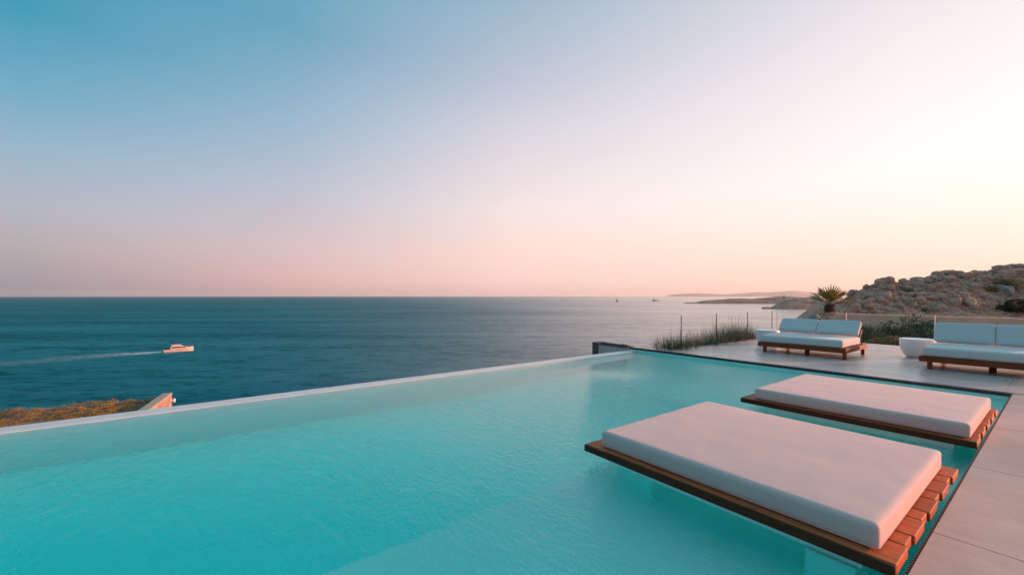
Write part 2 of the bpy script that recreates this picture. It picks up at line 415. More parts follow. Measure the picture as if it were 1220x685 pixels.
M = dict(
    wood=m_wood(), shaded_wood=m_wood(.20), bed_wood=m_wood(.52), matt=m_fabric('mattress_fabric', (.72, .485, .46)), cush=m_fabric('cushion_fabric', (.66, .63, .63)),
    paving=m_paving('rough_stone_paving', (.72, .46, .40), .5), deck=m_paving('smooth_terrace_concrete', (.64, .49, .46), .30, .35, .35),
    gap=simple('dark_joint', (.20, .15, .13), .9), black=simple('black_edge_tile', (.018, .022, .028), .3, bump=.05),
    tile=m_tile(), rim=simple('white_pool_plaster', (.72, .70, .70), .35, .06, 3, .1, .003),
    concrete=simple('pale_concrete', (.50, .49, .47), .7, .12, 4, .3), water=m_poolwater(), sea=m_sea(), glass=m_glass(),
    metal=simple('brushed_steel', (.10, .10, .10), .4, .1, 20, .05, metal=.8), pale_metal=simple('satin_steel', (.62, .56, .52), .4, .05, 20, .05, metal=.5),
    white=simple('white_resin', (.82, .84, .85), .38, .03, 5, .05), strut=simple('black_steel', (.02, .02, .02), .45),
    earth=m_rock('dry_earth_and_rubble', (.34, .15, .10), (.64, .31, .215), (.82, .47, .355), 1.1),
    boulder=m_rock('pink_granite', (.50, .25, .18), (.76, .43, .32), (.90, .58, .46), 1.6, .7),
    grey_rock=m_rock('grey_granite', (.22, .21, .20), (.40, .39, .38), (.58, .56, .54), 1.6, .7),
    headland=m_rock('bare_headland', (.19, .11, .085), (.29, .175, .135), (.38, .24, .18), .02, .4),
    hazed_hills=m_rock('hazed_hills_rock', (.55, .36, .30), (.66, .45, .37), (.78, .55, .46), .004, .1),  # far ridge lightened in colour to paint distance haze
    tan=simple('sandy_render', (.95, .37, .25), .9, .14, 1.2, .5, .03),
    tan_cap=simple('weathered_coping', (.48, .36, .30), .85, .2, 3, .5, .01),
    stone=simple('dry_stone_face', (.46, .30, .22), .9, .30, 3.0, .9, .05),
    pier=simple('dark_stone', (.10, .08, .08), .85, .35, 6, .9, .03),
    dry=m_leaf('dry_heather', (.22, .12, .03), (.56, .36, .11)), straw=m_leaf('straw_grass', (.35, .20, .07), (.60, .40, .17)),
    drygreen=m_leaf('olive_scrub', (.11, .10, .045), (.30, .26, .11)), leaf=m_leaf('green_leaves', (.10, .095, .05), (.27, .25, .14)),
    darkleaf=m_leaf('dark_leaves', (.02, .028, .014), (.07, .08, .035)),
    greygreen=m_leaf('grey_green_grass', (.045, .065, .035), (.17, .20, .11), .9, .0), palm=m_leaf('palm_leaf', (.08, .09, .025), (.40, .32, .10), .5),
    bark=simple('fibrous_bark', (.09, .06, .04), .95, .3, 12, 1, .03), hull=simple('white_hull', (.62, .52, .48), .3, .03, 1, .02),
    dark_glass=simple('tinted_glass', (.02, .025, .03), .12, .05, 1, .0), red=simple('terracotta_trim', (.45, .12, .07), .5),
    sail=simple('dark_sail', (.12, .09, .09), .8), canvas=simple('navy_canvas', (.03, .03, .05), .8), ground=m_rock('scrub_earth', (.08, .06, .045), (.16, .115, .085), (.26, .19, .14), .7, .6),
)

# ------------------------------------------------------------------ sea and far land
bm = bmesh.new()
bmesh.ops.create_circle(bm, cap_ends=True, radius=19500, segments=96)
sea = link('sea', bm, M['sea'], loc=(0, 0, SEA)); tag(sea, kind='structure')

def interp(tab, x):
    if x <= tab[0][0]: return tab[0][1]
    for (a, ya), (b, yb) in zip(tab, tab[1:]):
        if x <= b: return ya + (yb - ya) * (x - a) / (b - a)
    return tab[-1][1]
def land(name, Y, depth, prof, mat, rough, seed, n=120, m=14, amp=1.0):
    """a far landmass: skyline heights along its length, rounded cross-section, real depth"""
    bm = bmesh.new(); x0, x1 = prof[0][0], prof[-1][0]; rows = []
    for i in range(n + 1):
        px = x0 + (x1 - x0) * i / n
        top = interp(prof, px)
        row = []
        for j in range(m + 1):
            t = j / m
            yy = Y + depth * t
            X = (px - 610) / 490 * yy
            e = math.sin(min(1, t * 1.35) * math.pi / 2) ** .7 if t < .74 else math.cos((t - .74) / .26 * math.pi / 2)
            ztop = EYE + (352.5 - top) / 490 * (Y + .5 * depth)
            h = max(0, (ztop - SEA)) * e
            h += rough * noise.fractal(Vector((X * amp / 60 + seed, yy * amp / 60, seed)), 1, 2, 5) * min(1, h / (rough * 2 + .01))
            endf = min(1, i / 4, (n - i) / 4)
            row.append(bm.verts.new((X, yy, SEA - 1 + (h * endf + 1 if j not in (0, m) else 0))))
        rows.append(row)
    for i in range(n):
        for j in range(m): bm.faces.new((rows[i][j], rows[i + 1][j], rows[i + 1][j + 1], rows[i][j + 1]))
    o = link(name, bm, mat, smooth=True); tag(o, kind='structure'); return o
land('headland', 1310, 220, [(815, 361.2), (824, 360.4), (829, 360.6), (836, 358.2), (848, 357.2), (862, 357), (874, 356.0), (884, 355.4), (897, 356.0), (910, 354.8), (925, 353.6), (940, 353.2), (955, 354.0), (975, 354.5), (1010, 354)], M['headland'], 2.0, 3)
land('headland', 765, 150, [(908, 368), (914, 366.2), (918, 366.6), (924, 363.0), (932, 359.0), (940, 356.5), (950, 355.0), (962, 354.6), (975, 355.2), (990, 357), (1010, 359), (1040, 360)], M['headland'], 1.6, 11)
land('far_mountains', 17500, 900, [(790, 352.6), (802, 350.6), (815, 349.8), (832, 349.4), (848, 349.9), (862, 350.8), (872, 350.2), (886, 349.0), (900, 347.8), (915, 348.3), (930, 347.2), (944, 346.2), (956, 347.2), (975, 349.0), (1000, 348.0), (1030, 350), (1060, 351)], M['hazed_hills'], 12, 5, amp=.06)

# ------------------------------------------------------------------ near terrain
def seg_side(px, py, pts):
    """signed distance to a polyline, positive on its right-hand side"""
    best, sgn = 1e9, 1
    for (ax, ay), (bx, by) in zip(pts, pts[1:]):
        dx, dy = bx - ax, by - ay; L = dx * dx + dy * dy
        t = max(0, min(1, ((px - ax) * dx + (py - ay) * dy) / L))
        qx, qy = ax + dx * t - px, ay + dy * t - py
        d = math.hypot(qx, qy)
        if d < best - 1e-6:
            best = d; cr = dx * (py - ay) - dy * (px - ax); sgn = 1 if cr < 0 else -1
    return best * sgn
def wl2(u, r): v = W(u, r); return (v.x, v.y)
coast = [wl2(-70, -10), wl2(10.3, -10), wl2(10.6, -7.1), wl2(16.5, -7.0), (15.0, 20.2), (18.6, 25.2), (34.2, 46.0), (62, 78), (95, 130)]
ridge = [(18, 1.5), (30.5, -1.3), (34.5, -.2), (36.6, 0.1), (38.0, 1.3), (39.4, 2.2), (41.3, 3.05), (42.8, 2.85), (44.1, 2.75), (46.0, 2.9), (47.4, 3.5), (49.3, 3.75), (52, 3.9), (53.5, 3.75), (54.5, 3.95), (55.9, 4.15), (57.3, 4.5), (62, 5.0), (72, 5.4), (110, 5)]
def sm(t): t = max(0, min(1, t)); return t * t * (3 - 2 * t)
def ground_z(X, Y):
    u = X * st + Y * ct; r = X * ct - Y * st
    c = seg_side(X, Y, coast)
    base = -.62
    if u < 16.6: base = -.2 if r > 2 else -3.2
    if u < 16.6 and 0 < r <= 2: base = -1.2
    if u < 16.4 and r <= 2 and r > -8: base = -3.2
    z = base
    hf = sm((Y - 36.5) / 9.0) * sm((X - 22) / 8)
    if Y > 30 and hf > 0:
        back = 1 - .5 * sm((Y - 56) / 30)
        top = interp(ridge, X * 46 / max(Y, 40)) * back
        z = base + (top - base) * hf
    mound = 1.25 * math.exp(-(((X - 18.9) / 2.3) ** 2 + ((Y - 24.4) / 2.2) ** 2))
    z += mound
    if u > 16.8: z += .22 * noise.fractal(Vector((X * .45, Y * .45, 0)), 1, 2, 4) * (1 + 1.8 * hf) * min(1, (u - 16.8))
    if c < 0:
        d = -c
        z = z - d * .95 - .8 * sm(d / 1.2) + 1.2 * noise.fractal(Vector((X * .12, Y * .12, 4)), 1, 2, 4) * min(1, d / 3)
    return max(z, SEA - 4)
bm = bmesh.new()
def axis(a, b, lo, hi, fine, coarse):
    xs = [lo]
    while xs[-1] < hi: xs.append(xs[-1] + (fine if a < xs[-1] < b else coarse))
    return xs
xs = axis(8, 66, -75, 150, .5, 2.5); ys = axis(10, 62, -60, 140, .5, 2.5)
grid = [[bm.verts.new((x, y, ground_z(x, y))) for y in ys] for x in xs]
for i in range(len(xs) - 1):
    for j in range(len(ys) - 1):
        bm.faces.new((grid[i][j], grid[i + 1][j], grid[i + 1][j + 1], grid[i][j + 1]))
g = link('hillside_ground', bm, M['earth'], smooth=True); tag(g, kind='structure')

# ------------------------------------------------------------------ pool, terrace, paving
R0, R1 = -7.36, -0.51          # pool water, across
U0, U1 = -7.0, 9.93            # along
WZ = -0.10
def loc_obj(name, bm, mat, smooth=False):
    o = link(name, bm, mat, smooth=smooth); o.rotation_euler = (0, 0, -T); return o
bm = bmesh.new(); box(bm, R0 - .36, R1 + .3, U0 - .3, U1 + .3, -2.1, -1.72)
tag(loc_obj('pool_floor', bm, M['tile']), kind='structure')
bm = bmesh.new(); box(bm, -3.0, R1 + .25, U0, U1 + .1, -1.72, -.64, .012)
tag(loc_obj('pool_shelf', bm, M['tile']), kind='structure')
bm = bmesh.new()                                            # walls under the coping, under the terrace and behind
box(bm, R1, R1 + .29, U0 - .3, U1, -1.719, -.046)
box(bm, R0 - .3, R1 + .29, U1, U1 + .29, -1.719, -.052)
box(bm, R0 - .3, R1 + .29, U0 - .29, U0, -1.719, -.046)
tag(loc_obj('pool_walls', bm, M['tile']), kind='structure')
bm = bmesh.new()                                            # the infinity edge: a white rim just above the water, falling outward
prof = [(R0, -1.72), (R0, WZ - .006), (R0 + .0, WZ + .004), (R0 - .05, WZ + .012), (R0 - .34, WZ + .004), (R0 - .37, WZ - .02), (R0 - .37, -4.2), (R0 - .1, -4.2)]
A_ = [bm.verts.new((p[0], U0 - .3, p[1])) for p in prof]; B_ = [bm.verts.new((p[0], U1 + .004, p[1])) for p in prof]
for i in range(len(prof)):
    j = (i + 1) % len(prof); bm.faces.new((A_[i], A_[j], B_[j], B_[i]))
bm.faces.new(A_[::-1]); bm.faces.new(B_)
bmesh.ops.recalc_face_normals(bm, faces=bm.faces[:])
tag(loc_obj('pool_edge', bm, M['rim']), kind='structure')
bm = bmesh.new(); box(bm, R0 - .012, R1 + .012, U0 - .012, U1 + .012, -1.75, WZ)
tag(loc_obj('pool_water', bm, M['water']), kind='structure')

bm = bmesh.new()                                            # paving beside the pool: big slabs with open joints
us = [-8.56, -6.81, -5.06, -3.31, -1.56, .19, 1.94, 3.71, 5.43, 7.27, 9.03, 9.93]
for a, b in zip(us, us[1:]):
    for r0, r1 in ((R1 - .012, 1.9), (1.9, 4.3), (4.3, 7.4)):
        box(bm, r0 + .003, r1 - .003, a + .003, b - .003, -.045, 0, .003, 1)
tag(loc_obj('paving', bm, M['paving']), kind='structure')
bm = bmesh.new(); box(bm, R1 + .012, 7.4, -8.6, U1 - .02, -3.0, -.0455)
tag(loc_obj('paving_bed', bm, M['gap']), kind='structure')
bm = bmesh.new()                                            # little overflow slots under the coping's edge
u = -2.0
while u < 9.8:
    box(bm, R1 - .026, R1 - .013, u, u + .016, -.024, -.004)
    u += .034
box(bm, R1 - .004, R1 + .011, -6.9, 9.9, -.085, -.0462)
tag(loc_obj('overflow_slots', bm, M['black']), kind='structure')
bm = bmesh.new()                                            # terrace slabs
TU = [10.03, 10.45, 12.0, 13.5, 15.0, 16.75]
TR = [-7.2, -6.6, -4.6, -2.6, -.6, 1.4, 3.4, 5.4, 7.4]
for a, b in zip(TU, TU[1:]):
    for c, d in zip(TR, TR[1:]):
        if c < -6.9 and a > 10.4: continue
        box(bm, c + .002, d - .002, a + .002, b - .002, -.04, 0, .002, 1)
tag(loc_obj('terrace', bm, M['deck']), kind='structure')
bm = bmesh.new(); box(bm, -6.62, 7.4, 9.96, 16.74, -1.6, -.041); box(bm, -7.6, -6.625, 10.223, 10.44, -1.6, -.041)
tag(loc_obj('terrace_bed', bm, M['concrete']), kind='structure')
bm = bmesh.new(); box(bm, -7.66, R1 - .03, 9.905, 10.03, -.05, .004, .004, 1)
tag(loc_obj('terrace_edge_tile', bm, M['black']), kind='structure')
# side wall running out past the infinity edge, with a dark stone end
t = empty('side_wall'); place(t, 10.0, -8.3)
tag(t, 'low pale wall with dark stone end at the far corner of the pool', 'wall')
bm = bmesh.new(); box(bm, -.55, .56, -.1, .16, -5, -.035); link('wall_face', bm, M['concrete'], t)
bm = bmesh.new(); box(bm, -.53, .6, -.13, .18, -.033, .012, .006); link('wall_cap', bm, M['pier'], t)
bm = bmesh.new(); box(bm, -.74, -.55, -.16, .22, -5, .03, .01); link('end_pier', bm, M['pier'], t)
bm = bmesh.new()
for i in range(9):
    rr = bmesh.ops.create_icosphere(bm, subdivisions=1, radius=.045 + random.random() * .035)
    for v in rr['verts']: v.co = Vector((v.co.x * 1.3 - .42 + i * .11, v.co.y + random.uniform(-.02, .02), v.co.z * .55 + .02))
link('coping_stones', bm, M['pier'], t)

# ------------------------------------------------------------------ floating platforms with mattresses
def platform(u, r, length, widths, name_mat):
    """planks run along local x (the length), their ends face the paving"""
    t = empty('sunbathing_platform'); place(t, u, r, 0)
    y = 0.0; g = .013
    for i, w in enumerate(widths):
        bm = bmesh.new()
        rec = .0 if i % 2 == 0 else .014
        box(bm, -length / 2, length / 2 - rec, y, y + w, -.012, .05, .006, 2)
        link('plank', bm, M['wood'], t)
        y += w + g
    tot = y - g
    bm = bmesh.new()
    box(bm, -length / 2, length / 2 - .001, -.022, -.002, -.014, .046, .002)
    link('shade_fascia', bm, M['shaded_wood'], t)  # added board; its darkened teak paints the shade on the front face
    bm = bmesh.new()
    for x in (-length / 2 + .35, 0, length / 2 - .35): box(bm, x - .04, x + .04, .06, tot - .06, -.03, -.0125, .002)
    link('crossbeam', bm, M['strut'], t)
    bm = bmesh.new(); box(bm, -length / 2 + .30, length / 2 - .17, .11, tot - .11, -.112, -.031, .004)
    s = link('plinth_slab', bm, M['tile'], t)
    for x in (-length / 2 + .45, length / 2 - .32):
        for yy in ((.20 if x > 0 else .38), tot - .22):
            bm = bmesh.new(); box(bm, x - .13, x + .13, yy - .12, yy + .12, -.639, -.1125, .008)
            link('column', bm, M['tile'], t)
    return t, tot
near, tn = platform(2.985, -1.69, 2.27, [.27, .155, .27, .155, .27, .155, .27, .155, .27], None)
tag(near, 'near low teak platform standing in the pool under the largest mattress', 'platform', 'teak platforms in the pool')
far, tf = platform(6.14, -1.67, 2.25, [.27, .14, .26, .14, .26, .14, .26, .14, .26], None)
tag(far, 'teak platform standing in the pool farther off, between near platform and terrace', 'platform', 'teak platforms in the pool')
def mattress(u, r, sx, sy, sz, seed, label):
    bm = rbox(sx, sy, sz, .030, (70, 70, 10), .007, .0024, seed)
    o = link('mattress', bm, M['matt'], smooth=True)
    place(o, u, r, .0515); tag(o, label, 'mattress', 'mattresses on the platforms')
    link('piping', ring_path(sx, sy, .012, .035, .004, .004), M['matt'], o, True)
    return o
mattress(3.05 + .965, -1.665, 2.05, 1.93, .148, 1.3, 'large pale mattress on the nearest teak platform in the pool')
mattress(6.20 + .94, -1.625, 2.05, 1.86, .145, 7.9, 'pale mattress on the farther pool platform, next to the terrace edge')

# ------------------------------------------------------------------ daybeds on the terrace
def daybed(u, r, lean):
    """local x: along the pool end (0 = left end), local y: away from the viewer"""
    t = empty('daybed'); place(t, u, r)
    Wd, Dp = 1.92, 1.70
    bm = bmesh.new(); box(bm, 0, Wd - .07, 0, .07, .15, .262, .005); link('front_rail', bm, M['bed_wood'], t)
    bm = bmesh.new(); box(bm, 0, Wd - .07, Dp - .07, Dp, .15, .262, .005); link('back_rail', bm, M['bed_wood'], t)
    bm = bmesh.new(); box(bm, Wd - .068, Wd, .072, Dp, .15, .260, .005); link('side_rail', bm, M['bed_wood'], t)
    bm = bmesh.new(); box(bm, .0, .068, .073, Dp - .073, .15, .260, .005); link('side_rail', bm, M['bed_wood'], t)
    bm = bmesh.new()
    for i in range(11): box(bm, .07, Wd - .07, .09 + i * .14, .09 + i * .14 + .1, .235, .255, .002)
    link('slats', bm, M['bed_wood'], t)
    for (x, y, top) in ((.12, .03, .149), (Wd - .07, .0, .262), (.12, Dp - .13, .149), (Wd - .085, Dp - .20, .149), (Wd / 2 - .05, .55, .149)):
        bm = bmesh.new(); box(bm, x, x + .07 + (.03 if y == .55 else 0), y, y + .07, 0, top, .004); link('leg', bm, M['bed_wood'], t)
    bm = rbox(1.80, 1.42, .185, .04, (44, 36, 8), .018, .004, u + r)
    c = link('seat_cushion', bm, M['cush'], t, True, (.04 + .90, .03 + .71, .262))
    link('piping', ring_path(1.80, 1.42, .150, .04, .003, .004), M['cush'], c, True)
    bw = .905; Lh = .44
    for k in range(2):
        bm = rbox(bw - .022, Lh, .13, .035, (26, 16, 6), .012, .004, u + r + k * 3)
        b = link('backrest_cushion', bm, M['cush'], t, True)
        b.location = (.045 + bw / 2 + k * bw, 1.10 + .13 * math.sin(lean) * 1.2 + math.cos(lean) * Lh / 2 + .05, .47 + math.sin(lean) * Lh / 2 - .01)
        b.rotation_euler = (lean, 0, 0)
    for x in (.10, Wd - .10):
        bm = bmesh.new()
        y0 = 1.25 + .05
        a = Vector((x, y0, .26)); e = a + Vector((0, math.cos(lean) * .5, math.sin(lean) * .5))
        tube(bm, a, e, .012); tube(bm, a + (e - a) * .75, (x, Dp - .05, .26), .010)
        link('backrest_strut', bm, M['strut'], t)
    return t
d1 = daybed(11.97, -5.02, R(46)); tag(d1, 'left white cushioned daybed on teak frame, backrest leaning far back', 'daybed', 'daybeds on the terrace')
d2 = daybed(11.85, -1.86, R(66)); tag(d2, 'right white cushioned daybed on teak frame, cut by the picture edge', 'daybed', 'daybeds on the terrace')
def pot_table(u, r, label):
    bm = bmesh.new()
    pr = [(0, 0), (.17, 0), (.20, .012), (.255, .08), (.30, .18), (.322, .28), (.330, .36), (.330, .42), (.324, .452), (.312, .458), (.29, .452), (0, .450)]
    n = 48; rings = []
    for (q, z) in pr: rings.append([bm.verts.new((q * math.cos(2 * math.pi * i / n), q * math.sin(2 * math.pi * i / n), z)) for i in range(n)] if q > 0 else [bm.verts.new((0, 0, z))])
    for a, b in zip(rings, rings[1:]):
        for i in range(n):
            j = (i + 1) % n
            if len(a) == 1: bm.faces.new((a[0], b[j], b[i]))
            elif len(b) == 1: bm.faces.new((a[i], a[j], b[0]))
            else: bm.faces.new((a[i], a[j], b[j], b[i]))
    bmesh.ops.recalc_face_normals(bm, faces=bm.faces[:])
    o = link('side_table', bm, M['white'], smooth=True); place(o, u, r); tag(o, label, 'side table', 'round white side tables'); return o
pot_table(13.9, -2.2, 'round white bowl-shaped side table between the two daybeds')
pot_table(13.9, -5.55, 'round white side table mostly hidden behind the left end of left daybed')

# ------------------------------------------------------------------ glass fences
def fence(posts, label, metal, h, pr):
    t = empty('glass_fence', W(*posts[0]))
    tag(t, label, 'fence')
    inv = W(*posts[0])
    for (u, r) in posts:
        bm = bmesh.new(); p = W(u, r) - inv
        tube(bm, p, p + Vector((0, 0, h)), pr, pr, 8); tube(bm, p, p + Vector((0, 0, .03)), pr * 2.4, pr * 2.4, 10)
        link('post', bm, metal, t)
    for (a, b) in zip(posts, posts[1:]):
        A, B = W(*a) - inv, W(*b) - inv; d = (B - A).normalized(); A += d * .03; B -= d * .03
        nrm = Vector((d.y, -d.x, 0)) * .005
        bm = bmesh.new(); vs = []
        for z in (.04, h - .015):
            vs.append([bm.verts.new(q + s * nrm + Vector((0, 0, z))) for q, s in ((A, 1), (B, 1), (B, -1), (A, -1))])
        lo, hi = vs
        bm.faces.new(lo[::-1]); bm.faces.new(hi)
        for i in range(4): bm.faces.new((lo[i], lo[(i + 1) % 4], hi[(i + 1) % 4], hi[i]))
        link('glass_pane', bm, M['glass'], t)
    return t
fence([(10.62, -6.44), (12.55, -6.44), (14.6, -6.44), (16.52, -6.44)], 'clear glass fence on thin dark posts along the left edge of the terrace', M['metal'], .95, .013)
fence([(16.6, -6.30), (16.6, -4.30), (16.6, -2.28), (16.6, -.26), (16.6, 1.76), (16.6, 3.78)], 'clear glass fence on pale posts behind the daybeds, facing the rocky hill', M['pale_metal'], .95, .014)

# ------------------------------------------------------------------ plants
def leaves(n, rx, ry, rz, size, clumps=7, aspect=2.2, droop=0.0, up=.4, seed=0):
    rnd = random.Random(seed); bm = bmesh.new()
    cl = [(Vector((rnd.gauss(0, .45) * rx, rnd.gauss(0, .45) * ry, rnd.uniform(.2, .8) * rz)), rnd.uniform(.25, .5)) for _ in range(clumps)]
    for _ in range(n):
        c, q = rnd.choice(cl)
        d = Vector((rnd.gauss(0, 1), rnd.gauss(0, 1), rnd.gauss(0, 1))).normalized() * (rnd.random() ** .4)
        p = c + Vector((d.x * rx * q, d.y * ry * q, d.z * rz * q))
        if p.z < 0: p.z = rnd.random() * .3 * rz
        a = (d + Vector((rnd.gauss(0, .5), rnd.gauss(0, .5), up + rnd.gauss(0, .4)))).normalized()
        b = a.cross(Vector((rnd.gauss(0, 1), rnd.gauss(0, 1), rnd.gauss(0, 1)))).normalized()
        s = size * rnd.uniform(.6, 1.3)
        bm.faces.new([bm.verts.new(v) for v in (p, p + a * s * .5 + b * s / aspect / 2, p + a * s, p + a * s * .5 - b * s / aspect / 2)])
    return bm
def blades(n, spread, h, w, lean=.5, seed=0, stalks=0):
    rnd = random.Random(seed); bm = bmesh.new()
    for i in range(n + stalks):
        st_ = i >= n
        a = rnd.uniform(0, 2 * math.pi); q = rnd.random() ** .6 * spread
        p = Vector((math.cos(a) * q, math.sin(a) * q, 0)); hh = h * rnd.uniform(.5, 1.05) * (1.45 if st_ else 1)
        az = a + rnd.gauss(0, .7); ln = lean * rnd.uniform(.2, 1.2) * (.6 if st_ else 1)
        dr = Vector((math.cos(az), math.sin(az), 0)); sd_ = Vector((-dr.y, dr.x, 0)); prev = None
        ww = w * (.45 if st_ else 1)
        for k in range(5):
            t_ = k / 4; c = p + dr * (ln * hh * t_ ** 1.8) + Vector((0, 0, hh * (t_ - .22 * ln * t_ ** 2.5)))
            wd = ww * (1 - t_ * .9) * (1 if not (st_ and k == 3) else 3.0)
            cur = (bm.verts.new(c - sd_ * wd / 2), bm.verts.new(c + sd_ * wd / 2))
            if prev: bm.faces.new((prev[0], prev[1], cur[1], cur[0]))
            prev = cur
    return bm
def plant(name, bm, mat, loc, label, cat, group=None, stem_h=.25, rz=0.0, sc=1.0):
    t = empty(name, loc, rz); t.scale = (sc,) * 3; tag(t, label, cat, group)
    link('foliage', bm, mat, t)
    b2 = bmesh.new()
    for k in range(5):
        a = k * 1.25; tube(b2, (0, 0, -.15), (math.cos(a) * .12, math.sin(a) * .12, stem_h), .012, .005, 5)
    link('stem', b2, M['bark'], t)
    return t
# grass clumps outside the left fence
tuf = [(10.55, -6.72, .46, 'spiky grass clump at the foot of the first dark fence post', 7), (11.1, -6.75, .40, 'second grass clump from the pool end of the left fence', 5),
       (11.75, -6.80, .34, 'short thin grass clump between the first two fence posts', 3), (12.35, -6.78, .46, 'dense grey green grass clump just before second fence post', 7),
       (12.95, -6.80, .42, 'grass clump just past the second fence post', 6), (13.6, -6.78, .55, 'tall seeding grass clump midway along the left fence', 8),
       (14.3, -6.80, .58, 'tallest grass clump, beside the third fence post', 8), (15.0, -6.80, .50, 'grass clump just past the third fence post', 7),
       (15.7, -6.80, .46, 'grass clump nearest the left daybed, at the far end of the left fence', 6)]
for i, (u, r, h, lab, k) in enumerate(tuf):
    bm = blades(90 + 26 * k, .46, h * 1.4, .012, .62, 40 + i, 8 + k)
    p = W(u, r, -.12)
    t = empty('grass_clump', p, i * 1.1); tag(t, lab, 'grass clump', 'grass clumps along the glass fence')
    link('blades', bm, M['greygreen'], t)
bm = bmesh.new(); box(bm, -7.2, -6.62, 10.46, 16.7, -1.5, -.10, .03)
tag(loc_obj('planting_strip', bm, M['ground']), kind='structure')
# dry trailing twig on the corner
bm = bmesh.new(); rnd = random.Random(5)
for k in range(14):
    prev = Vector((0, 0, 0))
    for s in range(4):
        nx = prev + Vector((rnd.uniform(-.14, .08), rnd.uniform(-.05, .05), rnd.uniform(-.0, .07))); tube(bm, prev, nx, .004, .003, 4); prev = nx
    for s in range(3):
        q = prev + Vector((rnd.gauss(0, .02), rnd.gauss(0, .02), rnd.gauss(0, .02))); bm.faces.new([bm.verts.new(q + Vector(v)) for v in ((0, 0, 0), (.03, 0, .015), (.02, .01, .04))])
tw = link('dry_twigs', bm, M['bark']); tw.location = W(10.5, -6.95, -.06); tw.rotation_euler = (0, 0, -T)
tag(tw, 'bare reddish twigs sprawling over the pool corner left of the grass', 'twigs')

# scrub between glass and low wall
bush_meshes = {}
def bush(kind, X, Y, sc, label, group='shrubs beyond the back fence', rz=0, zoff=0):
    if kind not in bush_meshes:
        s = {'leaf': (2200, .85, .85, .85, .10, 'leaf'), 'olive': (2200, .95, .95, .7, .09, 'drygreen'), 'grey': (2200, .75, .75, .95, .10, 'greygreen'), 'dark': (2600, .9, .8, 1.0, .12, 'darkleaf'), 'straw': (500, .5, .5, .5, .12, 'straw')}[kind]
        bm = leaves(s[0], s[1], s[2], s[3], s[4], 9, 2.2, seed=hash(kind) % 7 if False else len(bush_meshes) + 3)
        t = plant('shrub', bm, M[s[5]], (0, 0, 0), 'x', 'shrub', group, .35)
        bush_meshes[kind] = t; o = t
    else:
        o = copy_tree(bush_meshes[kind])
    o.location = (X, Y, ground_z(X, Y) - .03 + zoff); o.rotation_euler = (0, 0, rz); o.scale = (sc,) * 3
    tag(o, label, 'shrub', group); return o
def atpx(px, Y): return (px - 610) / 490 * Y
bl = [('olive', 1022, 18.5, 1.0, 'olive scrub just left of the pale fence post above left daybed'), ('olive', 1070, 19.0, 1.1, 'olive shrub above the gap between left daybed and bowl-shaped table'), ('olive', 1046, 17.2, 1.0, 'low olive green shrub right of the left daybed, behind the glass'), ('leaf', 1055, 20.0, 1.3, 'bushy green shrub behind the olive one, right of the left daybed'),
      ('olive', 1062, 15.6, .8, 'small olive shrub close to the glass, left of the bowl-shaped table'), ('grey', 1092, 18.0, 1.35, 'tall grey green shrub behind glass above the bowl-shaped table'),
      ('leaf', 1076, 15.2, .7, 'small green shrub against the glass left of the bowl-shaped table'), ('grey', 1106, 16.0, 1.1, 'grey green shrub behind the left end of right daybed'),
      ('leaf', 1130, 18.5, 1.2, 'green shrub showing over the left back cushion of right daybed'), ('olive', 1160, 17.5, 1.2, 'olive shrub behind the middle of right daybed'),
      ('leaf', 1195, 17.0, 1.2, 'green shrub behind the right back cushion of right daybed'), ('straw', 1058, 18.2, .9, 'straw coloured dry tuft among shrubs right of the left daybed'),
      ('leaf', 1036, 19.5, 1.0, 'dark green shrub just right of left daybed backrest')]
for i, (k, px, Y, sc, lab) in enumerate(bl): bush(k, atpx(px, Y), Y, sc * .82, lab, rz=i * 1.3)
# ground cover as one mass
bm = bmesh.new(); rnd = random.Random(9); n = 0
while n < 5200:
    X = rnd.uniform(12, 48); Y = rnd.uniform(11, 36); u = X * st + Y * ct
    if u < 17.2 or seg_side(X, Y, coast) < -2.0 or noise.noise(Vector((X * .5, Y * .5, 2))) < -.12: continue
    z = ground_z(X, Y)
    for k in range(2):
        a = rnd.uniform(0, 6.28); h = rnd.uniform(.08, .42); d = Vector((math.cos(a), math.sin(a), 0)) * h * .5; s = Vector((-d.y, d.x, 0)).normalized() * .02
        p = Vector((X, Y, z)); bm.faces.new([bm.verts.new(v) for v in (p - s, p + s, p + d + Vector((0, 0, h)))])
    n += 1
tag(link('ground_scrub', bm, M['drygreen']), 'low dry scrub covering the ground between the glass and low wall', 'scrub', kind='stuff')

# low sandy wall beyond the scrub
t = empty('low_wall'); place(t, 26.0, 0)
tag(t, 'long low sandy wall at the foot of the rocky hill', 'wall')
bm = bmesh.new(); segs = 60; prev = None
for i in range(segs + 1):
    x = -7.2 + i * .62; tz = .60 + .035 * noise.noise(Vector((x * .8, 0, 0))); y0 = .05 * noise.noise(Vector((x * .5, 3, 0)))
    cur = [bm.verts.new((x, y0 + a, b)) for a, b in ((-1.5, -1.6), (-.05, tz - .03), (.03, tz), (.38, tz), (.4, tz - .03), (.4, -1.6))]
    if prev:
        for k in range(5): bm.faces.new((prev[k], cur[k], cur[k + 1], prev[k + 1]))
    else: bm.faces.new(cur[::-1])
    prev = cur
bm.faces.new(prev)
link('wall_body', bm, M['tan'], t)

